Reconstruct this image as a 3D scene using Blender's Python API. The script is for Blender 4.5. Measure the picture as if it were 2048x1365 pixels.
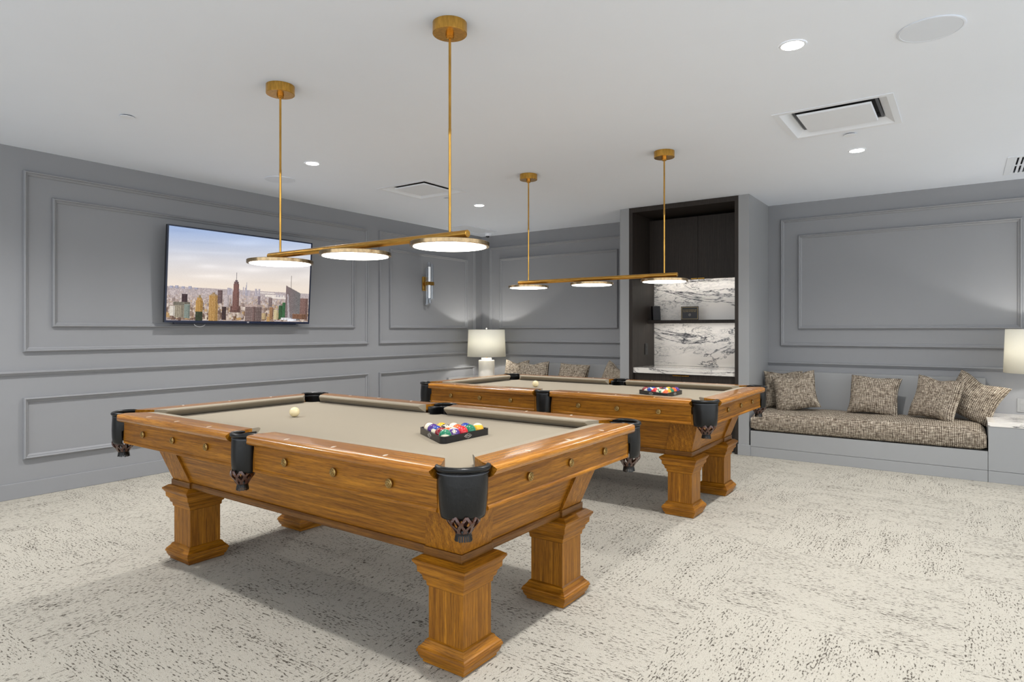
import bpy, bmesh, math, random
from mathutils import Vector, Matrix
import numpy as np
random.seed(7)
PI = math.pi
C = bpy.context.scene
COL = C.collection
for o in list(bpy.data.objects):
    bpy.data.objects.remove(o)

# ------------------------------------------------------------------ camera
L, B, CZ, FY = 5.668, 7.231, 2.583, 6.47      # left wall x=-L, back wall y=B, ceiling z, built-in front y
cam_d = bpy.data.cameras.new('camera')
cam_d.sensor_width = 36.0
cam_d.lens = 36.0 * 1273.4 / 2048.0
cam_d.shift_y = -(682.5 - 661.3) / 2048.0
cam_d.clip_start = 0.05
cam = bpy.data.objects.new('camera', cam_d)
cam.location = (0, 0, 1.236)
cam.rotation_euler = (PI / 2, 0, math.radians(35.38))
COL.objects.link(cam)
C.camera = cam

# ------------------------------------------------------------------ world, exposure
w = bpy.data.worlds.new('world'); C.world = w; w.use_nodes = True
w.node_tree.nodes['Background'].inputs[0].default_value = (0.88, 0.94, 1.0, 1)
w.node_tree.nodes['Background'].inputs[1].default_value = 0.92
C.view_settings.view_transform = 'Standard'
C.view_settings.look = 'None'
C.view_settings.gamma = 1.0
C.view_settings.use_curve_mapping = False
C.view_settings.exposure = 1.17
C.cycles.max_bounces = 8
C.cycles.diffuse_bounces = 5
C.cycles.sample_clamp_indirect = 4.0
C.cycles.caustics_reflective = False
C.cycles.caustics_refractive = False
DOWN_W = 72.0          # each recessed downlight
DISC_E = 3.5           # pendant diffuser emission
LAMP_W = 5.6           # bulb in a table lamp
WARM = (1.0, 0.985, 0.962)

# ------------------------------------------------------------------ helpers
def lin(c):
    c = c / 255.0
    return c / 12.92 if c <= 0.04045 else ((c + 0.055) / 1.055) ** 2.4
def rgb(r, g, b): return (lin(r), lin(g), lin(b), 1.0)

class MB:
    """collects shapes, builds ONE mesh object"""
    def __init__(s): s.v = []; s.f = []
    def add(s, vs, fs):
        n = len(s.v); s.v += [tuple(v) for v in vs]; s.f += [tuple(i + n for i in f) for f in fs]; return s
    def box(s, x0, x1, y0, y1, z0, z1):
        vs = [(x, y, z) for z in (z0, z1) for y in (y0, y1) for x in (x0, x1)]
        return s.add(vs, [(0, 2, 3, 1), (4, 5, 7, 6), (0, 1, 5, 4), (2, 6, 7, 3), (0, 4, 6, 2), (1, 3, 7, 5)])
    def hexa(s, lo, hi):
        """lo, hi: four corners each (counter-clockwise from above)"""
        return s.add(list(lo) + list(hi), [(3, 2, 1, 0), (4, 5, 6, 7), (0, 1, 5, 4), (1, 2, 6, 5), (2, 3, 7, 6), (3, 0, 4, 7)])
    def rings(s, rings, closed=True, cap=True):
        n = len(rings[0]); vs = [p for r in rings for p in r]; fs = []
        for i in range(len(rings) - 1):
            for j in range(n if closed else n - 1):
                k = (j + 1) % n
                fs.append((i * n + j, i * n + k, (i + 1) * n + k, (i + 1) * n + j))
        if cap and closed:
            fs.append(tuple(reversed(range(n)))); fs.append(tuple((len(rings) - 1) * n + j for j in range(n)))
        return s.add(vs, fs)
    def lathe(s, prof, c=(0, 0, 0), n=32, cap=True, axis='z'):
        R = []
        for r, h in prof:
            ring = []
            for k in range(n):
                a = 2 * PI * k / n; u, v = r * math.cos(a), r * math.sin(a)
                p = (u, v, h) if axis == 'z' else ((h, u, v) if axis == 'x' else (v, h, u))
                ring.append((c[0] + p[0], c[1] + p[1], c[2] + p[2]))
            R.append(ring)
        return s.rings(R, True, cap)
    def square(s, prof, c=(0, 0), hy=0.0):
        """stack of square sections (z, half)"""
        R = [[(c[0] - h, c[1] - h - hy, z), (c[0] + h, c[1] - h - hy, z), (c[0] + h, c[1] + h + hy, z), (c[0] - h, c[1] + h + hy, z)] for z, h in prof]
        return s.rings(R)
    def tube(s, pts, r, n=8, cap=True):
        pts = [Vector(p) for p in pts]; R = []
        for i, p in enumerate(pts):
            t = (pts[min(i + 1, len(pts) - 1)] - pts[max(i - 1, 0)]).normalized()
            up = Vector((0, 0, 1)) if abs(t.z) < 0.9 else Vector((1, 0, 0))
            a = t.cross(up).normalized(); b = t.cross(a)
            rr = r[i] if isinstance(r, (list, tuple)) else r
            R.append([tuple(p + a * rr * math.cos(2 * PI * k / n) + b * rr * math.sin(2 * PI * k / n)) for k in range(n)])
        return s.rings(R, True, cap)
    def frame(s, u0, u1, v0, v1, prof, place):
        """mitred rectangular moulding; prof = (inset, height) points; place(u, v, h)"""
        R = []
        for d, h in prof:
            R.append([place(u0 + d, v0 + d, h), place(u1 - d, v0 + d, h), place(u1 - d, v1 - d, h), place(u0 + d, v1 - d, h)])
        return s.rings(R, True, False)
    def build(s, name, mat=None, parent=None, bevel=0, smooth=False, solid=0, seg=2, loc=None, sub=0):
        me = bpy.data.meshes.new(name); me.from_pydata(s.v, [], s.f)
        bm = bmesh.new(); bm.from_mesh(me); bmesh.ops.recalc_face_normals(bm, faces=bm.faces); bm.to_mesh(me); bm.free()
        if mat: me.materials.append(mat)
        if smooth:
            me.polygons.foreach_set('use_smooth', [True] * len(me.polygons))
            try: me.set_sharp_from_angle(angle=math.radians(38 if smooth is True else smooth))
            except Exception: pass
        o = bpy.data.objects.new(name, me); COL.objects.link(o)
        if parent: o.parent = parent
        if loc: o.location = loc
        if solid:
            m = o.modifiers.new('solid', 'SOLIDIFY'); m.thickness = solid; m.offset = 0
        if bevel:
            m = o.modifiers.new('bevel', 'BEVEL'); m.width = bevel; m.segments = seg; m.limit_method = 'ANGLE'; m.angle_limit = math.radians(40)
        if sub:
            m = o.modifiers.new('sub', 'SUBSURF'); m.levels = sub; m.render_levels = sub
        return o

def tag(o, label=None, cat=None, group=None, kind=None):
    if label: o['label'] = label
    if cat: o['category'] = cat
    if group: o['group'] = group
    if kind: o['kind'] = kind
    return o
def thing(name, label, cat, loc=(0, 0, 0), rz=0, group=None):
    o = bpy.data.objects.new(name, None); o.empty_display_size = 0.1; COL.objects.link(o)
    o.location = loc; o.rotation_euler = (0, 0, rz)
    return tag(o, label, cat, group)
def struct(o): o['kind'] = 'structure'; return o
def copy_tree(o, parent=None):
    c = o.copy(); COL.objects.link(c); c.parent = parent
    for ch in [x for x in bpy.data.objects if x.parent == o and x != c]:
        copy_tree(ch, c)
    return c

# ------------------------------------------------------------------ materials
def newmat(name):
    m = bpy.data.materials.new(name); m.use_nodes = True
    nt = m.node_tree; b = nt.nodes['Principled BSDF']
    return m, nt, b
def N(nt, typ, **kw):
    n = nt.nodes.new(typ)
    for k, v in kw.items():
        if k.startswith('i_'):
            key = k[2:]; key = int(key) if key.isdigit() else key
            n.inputs[key].default_value = v
        else: setattr(n, k, v)
    return n
def ramp(nt, fac, stops):
    r = N(nt, 'ShaderNodeValToRGB'); e = r.color_ramp.elements
    while len(e) < len(stops): e.new(0.5)
    for x, (p, c) in zip(e, stops): x.position = p; x.color = c if len(c) == 4 else (*c, 1)
    nt.links.new(fac, r.inputs[0]); return r.outputs[0]
def mapping(nt, scale=(1, 1, 1), coord='Object', rot=(0, 0, 0)):
    t = N(nt, 'ShaderNodeTexCoord'); m = N(nt, 'ShaderNodeMapping')
    m.inputs['Scale'].default_value = scale; m.inputs['Rotation'].default_value = rot
    nt.links.new(t.outputs[coord], m.inputs[0]); return m.outputs[0]
def noise(nt, vec, scale, detail=4, rough=0.5, dist=0.0):
    n = N(nt, 'ShaderNodeTexNoise'); n.inputs['Scale'].default_value = scale; n.inputs['Detail'].default_value = detail
    n.inputs['Roughness'].default_value = rough; n.inputs['Distortion'].default_value = dist
    nt.links.new(vec, n.inputs['Vector']); return n.outputs[0]
def mix(nt, fac, a, b, mode='MIX'):
    m = N(nt, 'ShaderNodeMix', data_type='RGBA', blend_type=mode)
    for s, v in ((m.inputs[0], fac), (m.inputs[6], a), (m.inputs[7], b)):
        if isinstance(v, (int, float)): s.default_value = v
        elif isinstance(v, tuple): s.default_value = v
        else: nt.links.new(v, s)
    return m.outputs[2]
def math_(nt, op, a, b=0.0, c=0.0):
    m = N(nt, 'ShaderNodeMath', operation=op)
    for s, v in zip(m.inputs, (a, b, c)):
        if isinstance(v, (int, float)): s.default_value = v
        else: nt.links.new(v, s)
    return m.outputs[0]
def bump(nt, b, h, strength=0.2, dist=0.002):
    n = N(nt, 'ShaderNodeBump'); n.inputs['Strength'].default_value = strength; n.inputs['Distance'].default_value = dist
    nt.links.new(h, n.inputs['Height']); nt.links.new(n.outputs[0], b.inputs['Normal'])
def plain(name, col, rough=0.5, metal=0.0, spec=0.5, coat=0.0, bumps=None, var=0.04):
    m, nt, b = newmat(name)
    v = mapping(nt)
    f = noise(nt, v, 6.0, 3)
    dark = tuple(c * (1 - var) for c in col[:3]) + (1,)
    lite = tuple(min(1, c * (1 + var)) for c in col[:3]) + (1,)
    nt.links.new(mix(nt, f, dark, lite), b.inputs['Base Color'])
    b.inputs['Roughness'].default_value = rough; b.inputs['Metallic'].default_value = metal
    b.inputs['Specular IOR Level'].default_value = spec; b.inputs['Coat Weight'].default_value = coat
    if bumps: bump(nt, b, noise(nt, v, bumps[0], 4), bumps[1], bumps[2])
    return m
def emit(name, col, strength):
    m, nt, b = newmat(name)
    b.inputs['Base Color'].default_value = col
    b.inputs['Emission Color'].default_value = col; b.inputs['Emission Strength'].default_value = strength
    return m

M = {}
M['wall'] = plain('grey_wall_paint', rgb(144, 145, 148), 0.55, spec=0.35, bumps=(180, 0.06, 0.001), var=0.015)
M['joinery'] = plain('grey_joinery_paint', rgb(153, 154, 155), 0.42, spec=0.4, bumps=(120, 0.04, 0.001), var=0.015)
M['ceiling'] = plain('white_ceiling_paint', rgb(238, 244, 254), 0.85, spec=0.2, var=0.008)
M['white'] = plain('white_metal', rgb(236, 241, 249), 0.5, spec=0.4, var=0.01)
M['grille'] = plain('speaker_grille_white', rgb(224, 230, 240), 0.8, spec=0.2, var=0.02)
M['dark'] = plain('dark_void', rgb(28, 28, 32), 0.6)
M['darkgrey'] = plain('dark_grey_metal', rgb(96, 98, 104), 0.4, metal=0.3)  # plain dark grey for vent louvers and pocket stitching
M['black'] = plain('black_plastic', rgb(20, 20, 24), 0.35)
M['navy'] = plain('glossy_dark_bezel', rgb(24, 34, 58), 0.22, spec=0.6)
M['leather'] = plain('black_leather', rgb(8, 8, 8), 0.32, spec=0.4, coat=0.0, bumps=(90, 0.25, 0.002), var=0.2)
M['net'] = plain('brown_leather_net', rgb(64, 28, 10), 0.28, spec=0.6, coat=0.4, var=0.5)
M['cueball'] = plain('ivory_ball', rgb(238, 222, 178), 0.12, coat=0.5, var=0.02)
M['ceramic'] = plain('white_ribbed_ceramic', rgb(226, 222, 214), 0.4, coat=0.2, var=0.02)
M['gold'] = plain('gold_print', rgb(196, 172, 118), 0.5, metal=0.3)
M['silverprint'] = plain('pale_print', rgb(190, 186, 178), 0.6)
M['pearl'] = plain('pearl_inlay', rgb(240, 234, 218), 0.25, coat=0.4)
M['blackprint'] = plain('black_print', rgb(12, 12, 12), 0.3)
M['whitecable'] = plain('white_cable', rgb(232, 232, 235), 0.4)

def brass(name, col, rough=0.26, axis=(6, 6, 1.0)):
    m, nt, b = newmat(name)
    v = mapping(nt, axis)
    f = noise(nt, v, 14, 5, 0.6)
    c = ramp(nt, f, [(0.3, tuple(x * 0.62 for x in col[:3])), (0.65, col[:3])])
    nt.links.new(c, b.inputs['Base Color'])
    b.inputs['Metallic'].default_value = 1.0; b.inputs['Roughness'].default_value = rough
    return m
M['brass'] = brass('aged_brass', rgb(222, 170, 82))
M['brass_bar'] = brass('aged_brass_bar', rgb(216, 164, 80), 0.3, (1.0, 9, 9))
M['brass_dark'] = brass('antique_brass_rosette', rgb(176, 146, 92), 0.35, (30, 30, 30))
M['brass_rim'] = brass('brushed_brass_rim', rgb(196, 168, 128), 0.22, (5, 5, 2))
M['disc'] = emit('pendant_diffuser', (1.0, 0.955, 0.88, 1), DISC_E)
M['down'] = emit('downlight_lens', (1.0, 0.94, 0.84, 1), 14.0)
M['fill_glow'] = emit('added_fill_glow', (1.0, 0.96, 0.91, 1), 9.0)  # glow of the two strips added to brighten the niche marble
M['lightcore'] = emit('sconce_lit_core', (1.0, 0.97, 0.92, 1), 0.35)

def wood(name, axis, c1, c2, rough=0.42, coat=0.04):
    """oak; axis = grain direction 0,1,2 in object space, or 3 = horizontal in both directions"""
    m, nt, b = newmat(name)
    def sc(a_, l_):
        v = [a_] * 3
        if axis == 3: v = [l_, l_, a_]
        else: v[axis] = l_
        return tuple(v)
    g = noise(nt, mapping(nt, sc(34.0, 1.5)), 1.0, 5, 0.6, 0.5)
    mid = noise(nt, mapping(nt, sc(120.0, 3.5)), 1.0, 4, 0.6)
    fine = noise(nt, mapping(nt, sc(420.0, 16.0)), 1.0, 2, 0.6)
    wv = N(nt, 'ShaderNodeTexWave', wave_type='RINGS', rings_direction='Z' if axis == 3 else 'XYZ'[axis])
    wv.inputs['Scale'].default_value = 2.6; wv.inputs['Distortion'].default_value = 7.0
    wv.inputs['Detail'].default_value = 3; wv.inputs['Detail Scale'].default_value = 1.2
    nt.links.new(mapping(nt, sc(5.0, 0.6)), wv.inputs['Vector'])
    t = math_(nt, 'ADD', math_(nt, 'MULTIPLY', g, 0.42), math_(nt, 'MULTIPLY', mid, 0.58))
    col = ramp(nt, t, [(0.36, c1[:3]), (0.52, tuple((p + q) / 2 for p, q in zip(c1[:3], c2[:3]))), (0.64, c2[:3])])
    col = mix(nt, math_(nt, 'MULTIPLY', wv.outputs[1], 0.24), col, tuple(x * 0.55 for x in c1[:3]) + (1,))
    pores = ramp(nt, fine, [(0.38, (1, 1, 1)), (0.50, (0, 0, 0))])
    col = mix(nt, math_(nt, 'MULTIPLY', pores, 0.45), col, tuple(x * 0.30 for x in c1[:3]) + (1,))
    nt.links.new(col, b.inputs['Base Color'])
    b.inputs['Roughness'].default_value = rough; b.inputs['Coat Weight'].default_value = coat
    b.inputs['Coat Roughness'].default_value = 0.12; b.inputs['Specular IOR Level'].default_value = 0.32
    bump(nt, b, fine, 0.10, 0.0008)
    return m
OC1, OC2 = rgb(120, 70, 4), rgb(190, 126, 30)
for k, ax in (('x', 0), ('y', 1), ('z', 2), ('h', 3)):
    M['oak_' + k] = wood('honey_oak_grain_' + k, ax, OC1, OC2)
M['oak_rail_x'] = wood('polished_oak_rail_x', 0, rgb(146, 86, 14), rgb(206, 140, 44), 0.24, 0.5)
M['oak_rail_y'] = wood('polished_oak_rail_y', 1, rgb(146, 86, 14), rgb(206, 140, 44), 0.24, 0.5)
M['oak_dark'] = wood('dark_oak_moulding', 3, rgb(92, 54, 12), rgb(140, 92, 32), 0.3)
M['ebony'] = wood('dark_stained_cabinet', 2, rgb(44, 38, 34), rgb(60, 52, 46), 0.45, 0.0)

def felt(name, col):
    m, nt, b = newmat(name)
    v = mapping(nt); f = noise(nt, v, 420, 2); g = noise(nt, v, 7, 3)
    c = mix(nt, f, tuple(x * 0.86 for x in col[:3]) + (1,), col)
    c = mix(nt, math_(nt, 'MULTIPLY', g, 0.18), c, tuple(x * 0.8 for x in col[:3]) + (1,))
    nt.links.new(c, b.inputs['Base Color']); b.inputs['Roughness'].default_value = 0.95
    b.inputs['Specular IOR Level'].default_value = 0.15
    b.inputs['Sheen Weight'].default_value = 0.12
    return m
M['felt'] = felt('taupe_cloth', rgb(158, 147, 128))

def carpet():
    m, nt, b = newmat('flecked_greige_carpet')
    base = mapping(nt)
    # quarter-turned tiles decide which way the flecks run
    chk = N(nt, 'ShaderNodeTexChecker'); chk.inputs['Scale'].default_value = 1.0
    nt.links.new(mapping(nt, (1.05, 1.05, 0.0001)), chk.inputs['Vector'])
    sel = chk.outputs[1]
    def streaks(sc):
        cl = noise(nt, mapping(nt, tuple(x * 0.07 for x in sc)), 1.0, 3, 0.6)
        fl = noise(nt, mapping(nt, sc), 1.0, 3, 0.62)
        ln = noise(nt, mapping(nt, (sc[0] * 0.35, sc[1] * 0.35, 1) if False else (sc[0] * (0.15 if sc[0] < sc[1] else 0.9), sc[1] * (0.15 if sc[1] < sc[0] else 0.9), 1)), 1.0, 2, 0.5)
        s = math_(nt, 'ADD', fl, math_(nt, 'MULTIPLY', math_(nt, 'SUBTRACT', cl, 0.5), 0.27))
        s = math_(nt, 'ADD', s, math_(nt, 'MULTIPLY', math_(nt, 'SUBTRACT', ln, 0.5), 0.36))
        return s
    a = streaks((44.0, 140.0, 1.0)); c = streaks((140.0, 44.0, 1.0))
    mm = N(nt, 'ShaderNodeMix', data_type='FLOAT')
    nt.links.new(sel, mm.inputs[0]); nt.links.new(a, mm.inputs[2]); nt.links.new(c, mm.inputs[3])
    s = mm.outputs[0]
    fleck = ramp(nt, s, [(0.592, (0, 0, 0)), (0.634, (1, 1, 1))])
    soft = ramp(nt, s, [(0.44, (0, 0, 0)), (0.60, (1, 1, 1))])
    pile = noise(nt, base, 230, 2)
    big = noise(nt, base, 1.6, 3)
    col = mix(nt, pile, rgb(160, 155, 143), rgb(206, 201, 190))
    col = mix(nt, math_(nt, 'MULTIPLY', soft, 0.18), col, rgb(150, 141, 126))
    col = mix(nt, math_(nt, 'MULTIPLY', big, 0.18), col, rgb(186, 180, 168))
    col = mix(nt, math_(nt, 'MULTIPLY', fleck, 0.88), col, rgb(66, 59, 52))
    nt.links.new(col, b.inputs['Base Color']); b.inputs['Roughness'].default_value = 1.0
    b.inputs['Specular IOR Level'].default_value = 0.1
    h = math_(nt, 'SUBTRACT', pile, math_(nt, 'MULTIPLY', fleck, 0.7))
    bump(nt, b, h, 0.7, 0.006)
    return m
M['carpet'] = carpet()

def tweed():
    m, nt, b = newmat('grey_brown_tweed')
    t = N(nt, 'ShaderNodeTexCoord')
    def mp(s, r=0.0):
        q = N(nt, 'ShaderNodeMapping'); q.inputs['Scale'].default_value = s; q.inputs['Rotation'].default_value = (0, 0, r)
        nt.links.new(t.outputs['UV'], q.inputs[0]); return q.outputs[0]
    # UVs are in metres
    va, vb = mp((20, 120, 1)), mp((120, 20, 1))
    a, c = noise(nt, va, 1.0, 2, 0.5), noise(nt, vb, 1.0, 2, 0.5)
    wv = N(nt, 'ShaderNodeTexWave', bands_direction='X'); wv.inputs['Scale'].default_value = 24; wv.inputs['Distortion'].default_value = 0.9
    wh = N(nt, 'ShaderNodeTexWave', bands_direction='Y'); wh.inputs['Scale'].default_value = 24; wh.inputs['Distortion'].default_value = 0.9
    nt.links.new(mp((1, 1, 1)), wv.inputs['Vector']); nt.links.new(mp((1, 1, 1)), wh.inputs['Vector'])
    weave = math_(nt, 'MULTIPLY', wv.outputs[1], wh.outputs[1])
    v = math_(nt, 'ADD', math_(nt, 'MULTIPLY', math_(nt, 'ADD', a, c), 0.46), math_(nt, 'MULTIPLY', weave, 0.30))
    fl = noise(nt, mp((1, 1, 1)), 120, 2)
    col = ramp(nt, v, [(0.36, rgb(54, 46, 40)[:3]), (0.47, rgb(104, 92, 80)[:3]), (0.58, rgb(152, 140, 124)[:3]), (0.72, rgb(224, 215, 198)[:3])])
    col = mix(nt, ramp(nt, fl, [(0.5, (0, 0, 0)), (0.66, (0.5, 0.5, 0.5))]), col, rgb(88, 72, 58))
    nt.links.new(col, b.inputs['Base Color']); b.inputs['Roughness'].default_value = 0.95
    b.inputs['Specular IOR Level'].default_value = 0.1
    bump(nt, b, v, 0.6, 0.003)
    return m
M['tweed'] = tweed()

def marble(name, seed=0.0, slant=0.42):
    m, nt, b = newmat(name)
    t = N(nt, 'ShaderNodeTexCoord'); q = N(nt, 'ShaderNodeMapping')
    q.inputs['Location'].default_value = (seed, seed * 0.7, seed * 1.3); q.inputs['Rotation'].default_value = (0, slant, 0)
    q.inputs['Scale'].default_value = (0.8, 1.0, 2.4)
    nt.links.new(t.outputs['Object'], q.inputs[0]); v = q.outputs[0]
    def vein(scale, dist, wdt, det=7):
        n = noise(nt, v, scale, det, 0.62, dist)
        d = math_(nt, 'ABSOLUTE', math_(nt, 'SUBTRACT', n, 0.5))
        return ramp(nt, d, [(0.0, (1, 1, 1)), (wdt, (0, 0, 0))])
    mask = ramp(nt, noise(nt, v, 1.7, 3), [(0.42, (0, 0, 0)), (0.60, (1, 1, 1))])
    v1 = vein(1.3, 1.0, 0.020); v2 = vein(3.2, 1.3, 0.018); v3 = vein(8.0, 1.2, 0.03)
    f = math_(nt, 'ADD', math_(nt, 'MULTIPLY', v1, 0.95), math_(nt, 'MULTIPLY', math_(nt, 'MULTIPLY', v2, mask), 0.9))
    f = math_(nt, 'ADD', f, math_(nt, 'MULTIPLY', math_(nt, 'MULTIPLY', v3, mask), 0.35))
    f = math_(nt, 'MINIMUM', f, 1.0)
    base = mix(nt, noise(nt, v, 2.4, 4), rgb(226, 222, 218), rgb(246, 240, 230))
    nt.links.new(mix(nt, f, base, rgb(58, 58, 64)), b.inputs['Base Color'])
    b.inputs['Roughness'].default_value = 0.14; b.inputs['Coat Weight'].default_value = 0.2
    return m
M['marble'] = marble('veined_white_marble', 3.1)
M['marble_top'] = marble('veined_marble_top', 7.7)

def shade_mat():
    m, nt, b = newmat('cream_linen_shade')
    v = mapping(nt, (1, 1, 1)); f = noise(nt, v, 300, 2)
    c = mix(nt, f, rgb(230, 227, 216), rgb(240, 238, 228))
    nt.links.new(c, b.inputs['Base Color']); b.inputs['Roughness'].default_value = 0.9
    tr = N(nt, 'ShaderNodeBsdfTranslucent'); nt.links.new(c, tr.inputs[0])
    mx = N(nt, 'ShaderNodeMixShader'); mx.inputs[0].default_value = 0.24
    out = nt.nodes['Material Output']
    nt.links.new(b.outputs[0], mx.inputs[1]); nt.links.new(tr.outputs[0], mx.inputs[2]); nt.links.new(mx.outputs[0], out.inputs[0])
    return m
M['shade'] = shade_mat()
def glass():
    m, nt, b = newmat('clear_glass')
    b.inputs['Transmission Weight'].default_value = 1.0; b.inputs['Roughness'].default_value = 0.02
    b.inputs['IOR'].default_value = 1.48; b.inputs['Base Color'].default_value = (0.93, 0.96, 1, 1)
    return m
M['glass'] = glass()
def vcol(name, attr, rough=0.1, emis=0.0, coat=0.6):
    m, nt, b = newmat(name)
    a = N(nt, 'ShaderNodeAttribute', attribute_name=attr)
    if emis:
        b.inputs['Base Color'].default_value = (0.01, 0.01, 0.01, 1)
        nt.links.new(a.outputs['Color'], b.inputs['Emission Color']); b.inputs['Emission Strength'].default_value = emis
        b.inputs['Roughness'].default_value = 0.25; b.inputs['Specular IOR Level'].default_value = 0.25
    else:
        nt.links.new(a.outputs['Color'], b.inputs['Base Color']); b.inputs['Roughness'].default_value = rough
        b.inputs['Coat Weight'].default_value = coat; b.inputs['Coat Roughness'].default_value = 0.05
    return m
M['ball'] = vcol('painted_pool_ball', 'paint')
M['screen'] = vcol('lit_screen', 'picture', emis=0.48)

# ------------------------------------------------------------------ lettering
def text_mesh(s, size, extrude=0.0, res=3):
    cu = bpy.data.curves.new('tmp_text', 'FONT'); cu.body = s; cu.size = size; cu.align_x = 'CENTER'; cu.align_y = 'CENTER'
    cu.resolution_u = res; cu.extrude = extrude
    ob = bpy.data.objects.new('tmp_text', cu); COL.objects.link(ob)
    dg = bpy.context.evaluated_depsgraph_get(); me = bpy.data.meshes.new_from_object(ob.evaluated_get(dg))
    bpy.data.objects.remove(ob); bpy.data.curves.remove(cu)
    return me
def lettering(name, s, size, mat, parent, loc, rot, extrude=0.0004):
    me = text_mesh(s, size, extrude); me.name = name; me.materials.clear(); me.materials.append(mat)
    o = bpy.data.objects.new(name, me); COL.objects.link(o); o.parent = parent
    o.location = loc; o.rotation_euler = rot
    return o

# ------------------------------------------------------------------ room shell
XR, YN = 4.4, -3.2
struct(MB().box(-L - .1, XR, YN, B + .1, -0.1, 0).build('floor', M['carpet']))
# ceiling with openings for the two air cassettes and the return-air grille
CASS = [(-0.975, -0.335, 4.19, 4.81), (-4.545, -3.935, 4.19, 4.785)]
VENT = (0.285, 0.86, 6.27, 6.95)
xs = sorted({-L - .1, XR} | {c[i] for c in CASS + [VENT] for i in (0, 1)})
ys = sorted({YN, B + .1} | {c[i] for c in CASS + [VENT] for i in (2, 3)})
mb = MB()
for i in range(len(xs) - 1):
    for j in range(len(ys) - 1):
        cx, cy = (xs[i] + xs[i + 1]) / 2, (ys[j] + ys[j + 1]) / 2
        if any(c[0] < cx < c[1] and c[2] < cy < c[3] for c in CASS + [VENT]): continue
        mb.box(xs[i], xs[i + 1], ys[j], ys[j + 1], CZ, CZ + 0.12)
struct(mb.build('ceiling', M['ceiling']))
struct(MB().box(-L - .1, -L, YN, B + .1, 0, CZ).build('wall_left', M['wall']))
struct(MB().box(-L, XR, B, B + .1, 0, CZ).build('wall_back', M['wall']))
struct(MB().box(-3.121, -3.013, FY, B, 0, CZ).build('wall_pier_left', M['joinery']))
struct(MB().box(-1.831, -1.729, FY, B, 0, CZ).build('wall_pier_right', M['joinery']))
struct(MB().box(-1.835, -1.715, FY - .014, FY, 0, .105).box(-1.729, -1.715, FY, FY + .02, 0, .105).build('baseboard_pier_right', M['joinery'], bevel=.002))
struct(MB().box(-3.128, -3.013, FY - .014, FY, 0, .105).build('baseboard_pier_left', M['joinery'], bevel=.002))
struct(MB().box(-L, -L + .012, YN, FY - .0, 0, .116).build('baseboard_left', M['wall'], bevel=.003))
# mouldings
PROF = [(0, 0), (0, .018), (.004, .028), (.010, .031), (.016, .027), (.018, .016), (.024, .016), (.030, .012), (.035, .006), (.036, 0)]
lw = lambda u, v, h: (-L + h, u, v)
bw = lambda u, v, h: (u, B - h, v)
frames = [(1.74, 5.074, 1.076, 2.42, lw), (1.923, 4.872, 1.262, 2.245, lw), (5.245, 7.062, 1.076, 2.42, lw), (5.414, 6.884, 1.262, 2.225, lw),
          (1.74, 5.074, .283, .738, lw), (5.245, 7.05, .283, .735, lw),
          (-5.52, -3.33, 1.074, 2.415, bw), (-5.343, -3.51, 1.262, 2.25, bw), (-1.60, 0.592, 1.07, 2.42, bw), (-1.426, 0.42, 1.25, 2.24, bw)]
tn = 1
for u0, u1, v0, v1, pl in frames:
    struct(MB().frame(u0, u1, v0, v1, PROF, pl).build('trim_%d' % tn, M['wall'], smooth=30)); tn += 1
def chair_rail(pl, u0, u1, z):
    prof = [(z - .018, 0), (z - .018, .014), (z - .010, .018), (z - .004, .020), (z + .000, .032), (z + .010, .032), (z + .014, .026), (z + .014, 0)]
    R = [[pl(u, v, h) for v, h in prof] for u in (u0, u1)]
    return MB().rings(R).build('trim_%d' % tn, M['wall'], smooth=30)
for a in ((lw, YN, B - .02, .922), (bw, -L + .02, -3.121, .905), (bw, -1.729, XR, .888)):
    struct(chair_rail(*a)); tn += 1

# ------------------------------------------------------------------ pool table (built once at the origin, copied)
A_, B_ = 1.245, 0.685
ZN, ZT, ZB = 0.787, 0.803, 0.757
def section_sweep(mb, prof, fx, place):
    """prof: closed loop of (t, z); fx(t)->(x0,x1); place(x,t,z)"""
    r0 = [place(fx(t)[0], t, z) for t, z in prof]; r1 = [place(fx(t)[1], t, z) for t, z in prof]
    mb.rings([r0, r1]); return mb
RAILP = [(.128, .770), (.128, .803), (.045, .8035), (.020, .802), (.009, .799), (.003, .793), (0, .786), (.001, .777), (.005, .769), (.012, .763), (.020, .760), (.034, .758)]
CUSHP = [(.128, .768), (.130, ZB + .0005), (.168, .783), (.178, .793), (.176, .799), (.165, .802), (.128, .8032)]
APRP = [(.036, .759), (.036, .700), (.039, .662), (.035, .659), (.033, .654), (.034, .648), (.040, .645), (.060, .645), (.060, .759)]

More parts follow.
